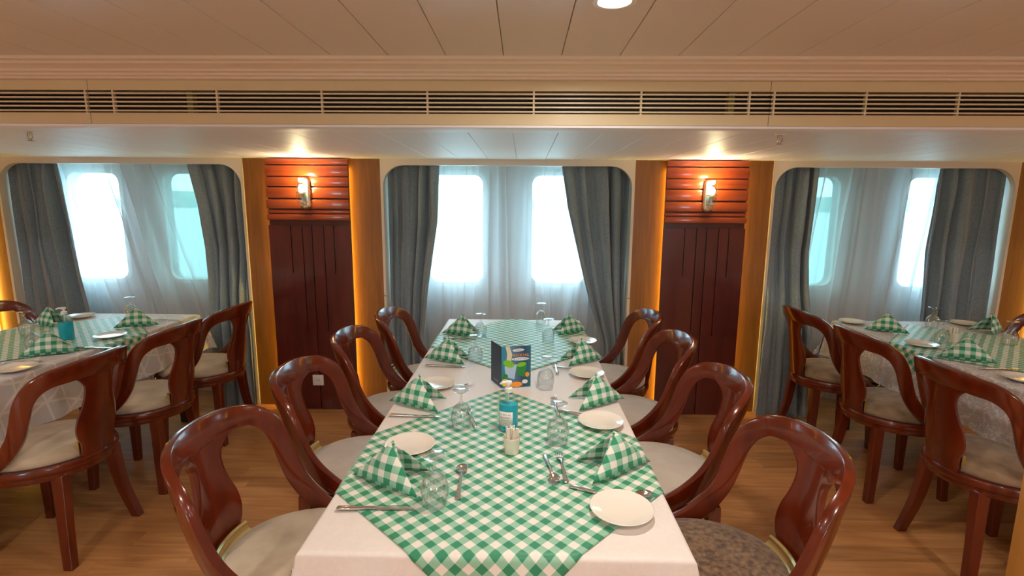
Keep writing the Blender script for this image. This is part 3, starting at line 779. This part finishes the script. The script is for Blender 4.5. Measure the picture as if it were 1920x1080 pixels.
# ---------------------------------------------------------------- napkins
IZ = TZ+0.0045
def make_napkin():
    P = Vector((0.006, 0.004, 0.118)); Sg = Vector((-0.116, 0.036, 0.004)); A = Vector((0.096, -0.080, 0.004)); B = Vector((0.100, 0.074, 0.004))
    V, F, U = [], [], []
    def tri(p, a, b, bul, inset=0.0, lift=0.0, n=9, uoff=(0, 0)):
        nrm = (a-p).cross(b-p).normalized(); base = len(V)
        ux = (b-a).normalized(); uy = nrm.cross(ux)
        idx = {}
        for i in range(n+1):
            for j in range(i+1):
                f = i/n; g = j/i if i else 0
                q = p.lerp(a.lerp(b, g), f)
                wgt = (1-f)*f*4*(4*g*(1-g)) if i else 0
                edge = f**3*(4*g*(1-g))
                pos = q+nrm*(bul*wgt+inset+0.010*edge*(1 if bul > 0 else -1))+Vector((0, 0, lift*f*f*4*g*(1-g)))
                idx[(i, j)] = len(V); V.append(pos); d = q-a; U.append((d.dot(ux)+uoff[0], d.dot(uy)+uoff[1]))
        for i in range(n):
            for j in range(i+1):
                F.append((idx[(i, j)], idx[(i+1, j)], idx[(i+1, j+1)]))
                if j < i: F.append((idx[(i, j)], idx[(i+1, j+1)], idx[(i, j+1)]))
    tri(P, Sg, A, 0.014, 0.0, 0.012)
    tri(P, B, Sg, 0.012, 0.0, 0.004, uoff=(0.01, 0.0))
    # second, inner layer showing below the first and behind the crest
    off = Vector((0.0, 0.007, 0))
    tri(P+off+Vector((0.004, 0.004, 0.003)), Sg+Vector((0.008, 0.006, 0)), A+Vector((-0.012, 0.008, 0)), 0.008, 0.0, -0.002, uoff=(0.02, 0.01))
    tri(P+Vector((0.008, -0.004, 0.002)), B+Vector((0.008, -0.012, 0)), Sg+Vector((0.012, -0.004, 0)), 0.006, 0.0, 0.0, uoff=(0.03, 0.01))
    me_ = obj('napkin', V, F, 'gingham_n', None, True, U)
    md = me_.modifiers.new('thickness', 'SOLIDIFY'); md.thickness = 0.0022; md.offset = 0
    return me_
def mirror_x(o):
    me = o.data.copy()
    for v in me.vertices: v.co.x = -v.co.x
    me.flip_normals(); c = o.copy(); c.data = me; COL.objects.link(c); return c
nap = make_napkin(); napR = mirror_x(nap)
first = {1: nap, -1: napR}; used = {1: False, -1: False}
def napkin(x, y, side, rz, label, sc=1.0):
    """side 1: diner sits at -x"""
    p = first[side]
    if used[side]: o = p.copy(); COL.objects.link(o)
    else: o = p; used[side] = True
    o.location = (x, y, IZ-0.002); o.rotation_euler = (0, 0, rz); o.scale = (sc, sc, sc)
    tag(o, label, 'napkin', 'green gingham napkins folded into tents')
napkin(-0.366, 1.322, 1, 0.0, 'nearest folded gingham napkin on the left side of the middle table')
napkin(-0.405, 1.885, 1, 0.02, 'second gingham napkin from the front, left side of the middle table')
napkin(-0.375, 2.465, 1, 0.05, 'third gingham napkin from the front, left side of the middle table')
napkin(-0.365, 2.985, 1, 0.12, 'farthest gingham napkin on the left side of the middle table')
napkin(0.285, 1.415, -1, 0.12, 'nearest folded gingham napkin on the right side of the middle table')
napkin(0.305, 1.93, -1, 0.10, 'second gingham napkin from the front, right side of the middle table')
napkin(0.310, 2.475, -1, 0.12, 'third gingham napkin from the front, right side of the middle table', 0.98)
napkin(0.300, 3.065, -1, 0.10, 'farthest gingham napkin on the right side of the middle table', 0.98)
napkin(-2.415, 2.49, -1, 0.0, 'gingham napkin in front of the blue bottle on the left table', 1.0)
napkin(-2.425, 3.10, -1, 0.0, 'gingham napkin near the window on the aisle side of the left table', 0.98)
napkin(-3.00, 3.10, 1, 0.15, 'gingham napkin on the far side of the left table, by its window corner', 0.98)
napkin(2.30, 3.20, 1, 0.0, 'gingham napkin near the window on the aisle side of the right table', 0.98)
napkin(2.29, 2.60, 1, 0.0, 'gingham napkin in front of the white cup on the right table', 1.0)
napkin(2.96, 3.20, -1, 0.1, 'gingham napkin on the far side of the right table', 1.0)

# ---------------------------------------------------------------- glasses, plates, cutlery
def make_goblet():
    outer = [(0.031, 0.0), (0.034, 0.016), (0.0365, 0.036), (0.036, 0.052), (0.031, 0.068), (0.021, 0.081), (0.010, 0.089), (0.0058, 0.095), (0.0042, 0.105), (0.0042, 0.118), (0.0060, 0.126), (0.014, 0.131), (0.0295, 0.134), (0.0300, 0.1360), (0.028, 0.1372), (0.0, 0.1385)]
    inner = [(0.0, 0.0855), (0.010, 0.084), (0.020, 0.0770), (0.0295, 0.065), (0.0345, 0.051), (0.035, 0.036), (0.0325, 0.016), (0.0297, 0.0)]
    return lathe('wine_glass', list(reversed(outer))+[(0.0303, -0.0003)]+list(reversed(inner)), 'goblet', None, 36, ang=60)
gob = make_goblet(); gused = [False]
def goblet(x, y, label):
    o = gob if not gused[0] else gob.copy()
    if gused[0]: COL.objects.link(o)
    gused[0] = True
    o.location = (x, y, IZ+0.0004); o.rotation_euler = (0, 0, random.random()*3)
    tag(o, label, 'glass', 'stemmed glasses turned upside down')
goblet(-0.222, 1.225, 'upturned stemmed glass beside the nearest left napkin and a spoon')
goblet(-0.208, 1.69, 'upturned stemmed glass beside the second left napkin of the middle table')
goblet(-0.228, 2.44, 'upturned stemmed glass beside the third left napkin of the middle table')
goblet(-0.242, 2.95, 'upturned stemmed glass beside the farthest left napkin of the middle table')
goblet(0.122, 1.585, 'upturned stemmed glass right of the soap bottle, behind spoon and fork')
goblet(0.104, 2.095, 'upturned stemmed glass right of the menu card')
goblet(0.150, 2.83, 'upturned stemmed glass beside the farthest right napkin of the middle table')
goblet(0.126, 3.30, 'upturned stemmed glass nearest the window on the middle table')
goblet(-2.90, 2.86, 'upturned stemmed glass at the left edge of the left table')
goblet(-2.66, 3.36, 'upturned stemmed glass near the window on the left table')
goblet(-2.57, 2.56, 'upturned stemmed glass half hidden behind the left table napkin')
goblet(2.66, 3.30, 'upturned stemmed glass standing near the window on the right table')
goblet(2.42, 2.92, 'upturned stemmed glass beside the white cup on the right table')
goblet(2.79, 2.90, 'upturned stemmed glass at the right edge of the right table')

def make_plate():
    return lathe('side_plate', [(0.0, 0.003), (0.044, 0.003), (0.046, 0.0), (0.050, 0.0), (0.056, 0.004), (0.079, 0.0125), (0.0805, 0.014), (0.079, 0.0155), (0.056, 0.0085), (0.049, 0.0065), (0.0, 0.006)], 'ceramic', None, 48, ang=50)
pla = make_plate(); pused = [False]
def plate(x, y, label, dz=0.0):
    o = pla if not pused[0] else pla.copy()
    if pused[0]: COL.objects.link(o)
    pused[0] = True
    o.location = (x, y, IZ+dz); tag(o, label, 'plate', 'small white side plates')
plate(0.258, 1.200, 'nearest white side plate, on the gingham at the right front of the middle table', 0.003)
plate(0.285, 1.735, 'white side plate second from the front, right side of the middle table', 0.003)
plate(0.300, 2.265, 'white side plate third from the front, right side of the middle table', 0.003)
plate(0.345, 2.83, 'white side plate farthest on the right side of the middle table', 0.003)
plate(-0.355, 1.535, 'white side plate behind the nearest left napkin of the middle table')
plate(-0.365, 2.10, 'white side plate behind the second left napkin of the middle table')
plate(-2.345, 2.235, 'white side plate nearest on the left table')
plate(-2.38, 2.83, 'white side plate in the middle of the left table, aisle side')
plate(-2.98, 3.33, 'white side plate by the window behind the blue bottle, left table')
plate(2.235, 3.43, 'white side plate at the window corner of the right table')
plate(2.265, 2.86, 'white side plate between two napkins on the right table')
plate(2.285, 2.28, 'white side plate nearest on the right table')
plate(2.97, 3.42, 'white side plate on the far window side of the right table')

def knife_mesh():
    bm = bmesh.new()
    def loft(secs):
        prev = None
        for x, w, h, z, yo in secs:
            ring = [bm.verts.new((x, yo+w*cy, z+h*cz)) for cy, cz in ((-0.5, -0.3), (-0.3, -0.5), (0.3, -0.5), (0.5, -0.3), (0.5, 0.3), (0.3, 0.5), (-0.3, 0.5), (-0.5, 0.3))]
            if prev:
                for k in range(8): bm.faces.new((prev[k], prev[(k+1) % 8], ring[(k+1) % 8], ring[k]))
            else: bm.faces.new(ring)
            prev = ring
        bm.faces.new(prev)
    return bm, loft
def make_knife():
    bm, loft = knife_mesh()
    loft([(-0.098, 0.008, 0.004, 0.004, 0), (-0.095, 0.014, 0.007, 0.004, 0), (-0.06, 0.012, 0.007, 0.004, 0), (-0.01, 0.009, 0.006, 0.004, 0), (0.0, 0.011, 0.003, 0.004, 0), (0.010, 0.016, 0.0018, 0.003, 0.001), (0.055, 0.018, 0.0016, 0.0025, 0.001), (0.085, 0.014, 0.0014, 0.002, -0.001), (0.098, 0.003, 0.001, 0.002, -0.004)])
    return fobj('table_knife', bm, 'steel', None, True)
def bowl(bm, x0, l, w, d, z):
    n, m_ = 14, 5; rings = []
    for side in (0, 1):
        for j in range(1, m_+1):
            f = j/m_; rr = []
            for i in range(n):
                a = 2*PI*i/n; rr.append(bm.verts.new((x0+l/2+math.cos(a)*l/2*f, math.sin(a)*w/2*f*(1+0.12*math.cos(a)), z-d*(1-f*f)+(0.0012 if side else 0))))
            rings.append(rr)
        c = bm.verts.new((x0+l/2, 0, z-d+(0.0012 if side else 0)))
        rs = rings[side*m_:(side+1)*m_]
        for i in range(n): bm.faces.new((c, rs[0][i], rs[0][(i+1) % n]))
        for j in range(m_-1):
            for i in range(n): bm.faces.new((rs[j][i], rs[j+1][i], rs[j+1][(i+1) % n], rs[j][(i+1) % n]))
    a, b = rings[m_-1], rings[2*m_-1]
    for i in range(n): bm.faces.new((a[i], a[(i+1) % n], b[(i+1) % n], b[i]))
def make_spoon():
    bm, loft = knife_mesh()
    loft([(-0.092, 0.006, 0.002, 0.003, 0), (-0.088, 0.015, 0.003, 0.003, 0), (-0.060, 0.012, 0.003, 0.004, 0), (0.0, 0.006, 0.004, 0.009, 0), (0.025, 0.006, 0.003, 0.010, 0), (0.036, 0.009, 0.002, 0.0095, 0)])
    bowl(bm, 0.032, 0.050, 0.034, 0.009, 0.0095)
    return fobj('dessert_spoon', bm, 'steel', None, True)
def make_fork():
    bm, loft = knife_mesh()
    loft([(-0.092, 0.006, 0.002, 0.003, 0), (-0.088, 0.015, 0.003, 0.003, 0), (-0.060, 0.012, 0.003, 0.004, 0), (0.0, 0.006, 0.004, 0.009, 0), (0.030, 0.007, 0.003, 0.008, 0), (0.040, 0.019, 0.002, 0.005, 0), (0.050, 0.022, 0.002, 0.004, 0)])
    for k in range(4):
        yo = -0.0094+k*0.00627
        loft([(0.049, 0.0035, 0.002, 0.004, yo), (0.075, 0.0028, 0.0016, 0.006, yo), (0.092, 0.0012, 0.001, 0.009, yo)])
    return fobj('dessert_fork', bm, 'steel', None, True)
kinds = {'knife': (make_knife(), 'table knives beside the napkins'), 'spoon': (make_spoon(), 'dessert spoons on the tables'), 'fork': (make_fork(), 'dessert forks on the tables')}
kused = set()
def cutlery(kind, x, y, deg, label, tilt=0.0, dz=0.0):
    p, g = kinds[kind]
    o = p if kind not in kused else p.copy()
    if kind in kused: COL.objects.link(o)
    kused.add(kind)
    o.location = (x, y, IZ+dz); o.rotation_euler = (0, tilt, R(deg)); tag(o, label, kind, g)
cutlery('knife', -0.37, 1.196, 3, 'knife with blade on the gingham before the nearest left napkin')
cutlery('knife', -0.388, 1.775, -3, 'knife lying before the second left napkin of the middle table')
cutlery('knife', -0.366, 2.368, -2, 'knife lying before the third left napkin of the middle table')
cutlery('knife', -0.36, 2.885, 0, 'knife lying before the farthest left napkin of the middle table')
cutlery('spoon', -0.168, 1.335, 92, 'spoon with bowl toward the window beside the nearest left glass')
cutlery('fork', -0.183, 1.775, 105, 'fork lying beside the glass near the second left napkin')
cutlery('spoon', 0.088, 1.405, -82, 'spoon with bowl toward the viewer left of the nearest fork')
cutlery('fork', 0.125, 1.425, 93, 'fork with prongs toward the window beside the nearest right spoon')
cutlery('fork', 0.135, 1.90, 92, 'fork with prongs up right of the glass, middle of the middle table')
cutlery('fork', 0.165, 2.37, 92, 'fork standing out behind the glass right of the menu card')
cutlery('knife', 0.225, 1.275, -25, 'knife with tip showing from under the nearest right plate')
cutlery('spoon', 0.275, 1.262, 12, 'spoon with only its bowl showing behind the nearest right plate')
cutlery('knife', 0.235, 1.805, -25, 'knife running under the second plate on the right of the middle table')
cutlery('knife', 0.245, 2.345, -20, 'knife lying before the third right napkin of the middle table')
cutlery('fork', -0.285, 2.085, 25, 'fork lying beside the plate behind the second left napkin')
cutlery('fork', -2.43, 2.33, 200, 'fork resting over the nearest plate of the left table')
cutlery('knife', -2.28, 2.60, 3, 'knife lying on the aisle side of the left table between two napkins')
cutlery('knife', -2.34, 3.27, 0, 'knife lying behind the window-side napkin of the left table')
cutlery('knife', 2.32, 2.44, 0, 'knife lying before the nearest napkin of the right table')
cutlery('fork', 2.36, 2.74, 140, 'fork lying by the plate in the middle of the right table')

# ---------------------------------------------------------------- soap bottles
def make_bottle():
    t = empty('gel_bottle')
    sy = 0.72
    lathe('bottle_body', [(0.0, 0.0), (0.030, 0.0), (0.0335, 0.004), (0.0335, 0.105), (0.031, 0.118), (0.022, 0.128), (0.0125, 0.133), (0.0115, 0.140), (0.0, 0.140)], 'plastic_clear', t, 36, (0, 0, 0), sy)
    lathe('gel', [(0.0, 0.002), (0.029, 0.002), (0.0322, 0.005), (0.0322, 0.096), (0.0, 0.096)], 'liquid', t, 36, (0, 0, 0), sy)
    o = lathe('pump', [(0.0, 0.139), (0.0135, 0.139), (0.0135, 0.153), (0.009, 0.156), (0.005, 0.157), (0.005, 0.166), (0.0115, 0.168), (0.0115, 0.176), (0.0, 0.178)], 'white', t, 24)
    bm = bmesh.new(); add_tube(bm, [(0, 0, 0.173), (-0.018, -0.008, 0.174), (-0.028, -0.012, 0.169)], [0.006, 0.005, 0.0035], 8); fobj('nozzle', bm, 'white', t, True)
    bm = bmesh.new(); add_tube(bm, [(0, 0, 0.139), (0, 0, 0.10)], 0.003, 8); fobj('dip_tube', bm, 'white', t, True)
    return t
bot = make_bottle(); bot.location = (-0.043, 1.675, IZ); bot.rotation_euler = (0, 0, R(-6))
tag(bot, 'pump bottle of blue hand gel with a white label, middle table', 'bottle', 'blue hand gel pump bottles')
b2 = copy_tree(bot); b2.location = (-2.575, 2.765, IZ); b2.rotation_euler = (0, 0, R(20)); b2.scale = (1.08, 1.08, 1.05)
tag(b2, 'unlabelled pump bottle of bright blue gel standing on the left table', 'bottle', 'blue hand gel pump bottles')
# curved paper label on the front bottle
V, F = [], []; n = 14
for j in range(2):
    for i in range(n+1):
        a = R(-150+92*i/n); V.append((0.0341*math.cos(a), 0.0341*0.72*math.sin(a)-0.0003, 0.022+0.052*j))
for i in range(n): F.append((i, i+1, n+2+i, n+1+i))
M['label'] = mat('label_paper', (0.72, 0.70, 0.66), 0.5); M['label_red'] = mat('label_print_dark_red', (0.16, 0.02, 0.03), 0.5); M['label_grey'] = mat('label_print_grey', (0.18, 0.22, 0.20), 0.5)
lb = obj('paper_label', V, F, 'label', bot); md = lb.modifiers.new('thickness', 'SOLIDIFY'); md.thickness = 0.0003
def wrap_text(s, size, m, z, ang0, rad=0.0347):
    o = text('label_print', s, size, m, lb, (0, 0, 0), (0, 0, 0), 'CENTER', 0.00005)
    for v in o.data.vertices:
        x, y, zz = v.co; a = R(-104+ang0)+x/0.034; v.co = (rad*math.cos(a), rad*0.72*math.sin(a)-zz, z+y)
wrap_text('DURA AL', 0.010, 'label_grey', 0.064, 0)
wrap_text('SANITIZER', 0.0075, 'label_red', 0.053, -2)
wrap_text('HAND GEL', 0.0055, 'label_grey', 0.044, 0)
wrap_text('60 ML', 0.0045, 'label_grey', 0.034, 0)

# ---------------------------------------------------------------- cups of sticks
M['cup'] = mat('cup_cream', (0.80, 0.74, 0.60), 0.3, 0, 0.3); M['paper'] = mat('wrapper_paper', (0.82, 0.76, 0.66), 0.7)
def make_cup():
    return lathe('small_cup', [(0.0, 0.0), (0.021, 0.0), (0.0225, 0.003), (0.0265, 0.050), (0.0270, 0.053), (0.0262, 0.0545), (0.0248, 0.052), (0.0205, 0.004), (0.0, 0.004)], 'cup', None, 32, ang=50)
cup = make_cup(); cup.location = (-0.028, 1.512, IZ); tag(cup, 'small cream cup of wrapped sticks before the blue bottle', 'cup', 'small cream cups')
c2 = cup.copy(); COL.objects.link(c2); c2.location = (2.515, 2.955, IZ); tag(c2, 'small cream cup of wrapped sticks on the right table', 'cup', 'small cream cups')
bm = bmesh.new(); add_box(bm, -0.0055, 0.0055, -0.0018, 0.0018, 0, 0.082, 0.0012, 1); stick = sharp(fobj('wrapped_stick', bm, 'paper'))
firsts = True
for (cx_, cy_, nm) in ((-0.028, 1.512, 'middle'), (2.515, 2.955, 'right')):
    for k in range(9):
        if firsts: o = stick; firsts = False
        else: o = stick.copy(); COL.objects.link(o)
        a = 2*PI*k/8; rr = 0.0125 if k < 8 else 0.0
        o.location = (cx_+rr*math.cos(a), cy_+rr*math.sin(a), IZ+0.005); o.rotation_euler = (-0.07*math.sin(a), 0.07*math.cos(a), a*1.7); o.scale = (1, 1, 0.94+0.03*(k % 3))
        tag(o, 'paper wrapped stick standing in the cream cup on the %s table' % nm, 'stick', 'wrapped sticks in the cup on the %s table' % nm)

# ---------------------------------------------------------------- menu card
M['card'] = mat('card_navy', (0.03, 0.06, 0.11), 0.5, 0, 0.0)
def card_print():
    m = mat('card_gradient', (0.05, 0.12, 0.22), 0.5, 0, 0.0)
    uv = N(m, 'ShaderNodeUVMap'); sp = N(m, 'ShaderNodeSeparateXYZ'); L(m, uv.outputs[0], sp.inputs[0])
    L(m, ramp(m, sp.outputs[0], [(0.0, (0.015, 0.22, 0.32)), (0.35, (0.10, 0.20, 0.30)), (0.75, (0.02, 0.055, 0.115)), (1.0, (0.015, 0.13, 0.20))]), bsdf(m).inputs['Base Color'])
    return m
M['card_print'] = card_print()
for nm, c in (('p_green', (0.20, 0.50, 0.02)), ('p_dkgreen', (0.02, 0.22, 0.05)), ('p_orange', (0.90, 0.32, 0.03)), ('p_yellow', (0.92, 0.60, 0.05)), ('p_ice', (0.42, 0.55, 0.72)), ('p_white', (0.80, 0.80, 0.82)), ('p_pale', (0.66, 0.58, 0.44)), ('p_brown', (0.12, 0.05, 0.03))): M[nm] = mat(nm, c, 0.4)
A_, B_, C_ = Vector((-0.134, 2.186)), Vector((-0.084, 2.083)), Vector((0.040, 2.113))
mc = empty('menu_card', 'folded drinks menu card with limes and orange lettering, middle table', 'menu', (B_.x, B_.y, IZ))
H = 0.182
def panel(name, p, q, m, uv=True):
    d = (q-p); nrm = Vector((-d.y, d.x)).normalized()*0.0006
    V = []
    for s in (-1, 1):
        for pt, z in ((p, 0), (q, 0), (q, H), (p, H)): V.append((pt.x-B_.x+nrm.x*s, pt.y-B_.y+nrm.y*s, z))
    F = [(0, 1, 2, 3), (7, 6, 5, 4), (0, 4, 5, 1), (1, 5, 6, 2), (2, 6, 7, 3), (3, 7, 4, 0)]
    return obj(name, V, F, m, mc, False, [(0, 0), (1, 0), (1, 1), (0, 1)]*2)
panel('back_cover', A_, B_, 'card'); front = panel('front_cover', B_, C_, 'card_print')
def dec(p, q, layers):
    d = (q-p); Lh = d.length; u = d.normalized(); nr = Vector((u.y, -u.x))
    def shape(name, m, pts, lay):
        V = [];
        for s in (0.0, 0.00025):
            for a, b in pts:
                pt = p+u*(a*Lh)-B_+nr*(0.0007+0.0003*lay+s); V.append((pt.x, pt.y, b*H))
        n = len(pts); F = [tuple(range(n)), tuple(reversed(range(n, 2*n)))]+[(i, (i+1) % n, n+(i+1) % n, n+i) for i in range(n)]
        return obj(name, V, F, m, front, False)
    return shape, u, nr, Lh
shape, u_, nr_, Lh_ = dec(B_, C_, 0)
def ell(cx, cy, rx, ry, n=18, rot=0.0, k=1.0):
    return [(cx+rx*math.cos(2*PI*i/n)*math.cos(rot)-ry*k*math.sin(2*PI*i/n)*math.sin(rot), cy+rx*math.cos(2*PI*i/n)*math.sin(rot)*0.68+ry*math.sin(2*PI*i/n)*math.cos(rot)) for i in range(n)]
shape('printed_drink', 'p_pale', [(0.16, 0.62), (0.32, 0.62), (0.36, 0.80), (0.27, 1.0-0.005), (0.13, 1.0-0.005), (0.19, 0.82)], 0)
shape('printed_drink', 'p_ice', [(0.14, 0.26), (0.44, 0.20), (0.52, 0.56), (0.10, 0.52)], 0)
shape('printed_drink', 'p_dkgreen', [(0.54, 0.30), (0.80, 0.24), (0.86, 0.56), (0.52, 0.56)], 0)
shape('printed_lime', 'p_green', ell(0.24, 0.58, 0.20, 0.085, rot=-0.4), 1)
shape('printed_lime', 'p_dkgreen', ell(0.12, 0.28, 0.10, 0.06), 1)
shape('printed_lime', 'p_green', ell(0.68, 0.55, 0.16, 0.055, rot=0.2), 1)
shape('printed_orange', 'p_orange', ell(0.88, 0.30, 0.07, 0.06), 2)
shape('printed_orange', 'p_orange', ell(0.50, 0.07, 0.22, 0.065), 2)
shape('printed_orange', 'p_yellow', ell(0.12, 0.13, 0.12, 0.09), 2)
shape('printed_badge', 'p_white', ell(0.80, 0.13, 0.10, 0.05), 2)
ang = math.atan2(u_.y, u_.x)
def ctext(s, size, m, a, b, lay=3):
    pt = u_*(a*Lh_)+nr_*(0.0007+0.0003*lay); return text('card_lettering', s, size, m, front, (pt.x, pt.y, b*H), (R(90), 0, ang), 'CENTER', 0.0001)
shape('printed_banner', 'p_white', ell(0.57, 0.90, 0.20, 0.035, rot=0.05), 1)
ctext('FRESH', 0.010, 'card', 0.57, 0.895)
ctext('MOCKTAIL', 0.0155, 'p_orange', 0.64, 0.775)
shape('printed_banner', 'p_white', ell(0.64, 0.685, 0.30, 0.038), 1)
ctext('& COCKTAILS', 0.0095, 'card', 0.64, 0.685)
# second bottle-shaped pourer print is left to the pale shape; small line of print on the back cover
d2 = (B_-A_); a2 = math.atan2(d2.y, d2.x); u2 = d2.normalized(); n2 = Vector((u2.y, -u2.x))
pt = A_-B_+u2*(0.5*d2.length)+n2*0.0009
bc = [o for o in mc.children if o.name.startswith('back_cover')][0]
text('card_lettering', 'DRINKS MENU', 0.008, 'p_ice', bc, (pt.x, pt.y, 0.10*H), (R(90), 0, a2), 'CENTER', 0.0001)

# ---------------------------------------------------------------- light oak stand close on the right
pc = empty('serving_stand', 'light oak upright of a stand, cut off by the lower right corner of the view', 'stand', (1.405, 1.235, 0))
box('upright', -0.068, 0.012, -0.06, 0.06, 0, 0.93, 'oak_light', pc, 0.004)
box('upright', 0.33, 0.41, -0.06, 0.06, 0, 0.93, 'oak_light', pc, 0.004)
box('shelf', 0.012, 0.33, -0.055, 0.055, 0.30, 0.325, 'oak_light', pc, 0.003)
box('top_board', -0.068, 0.43, -0.07, 0.07, 0.93, 0.955, 'oak_light', pc, 0.004)
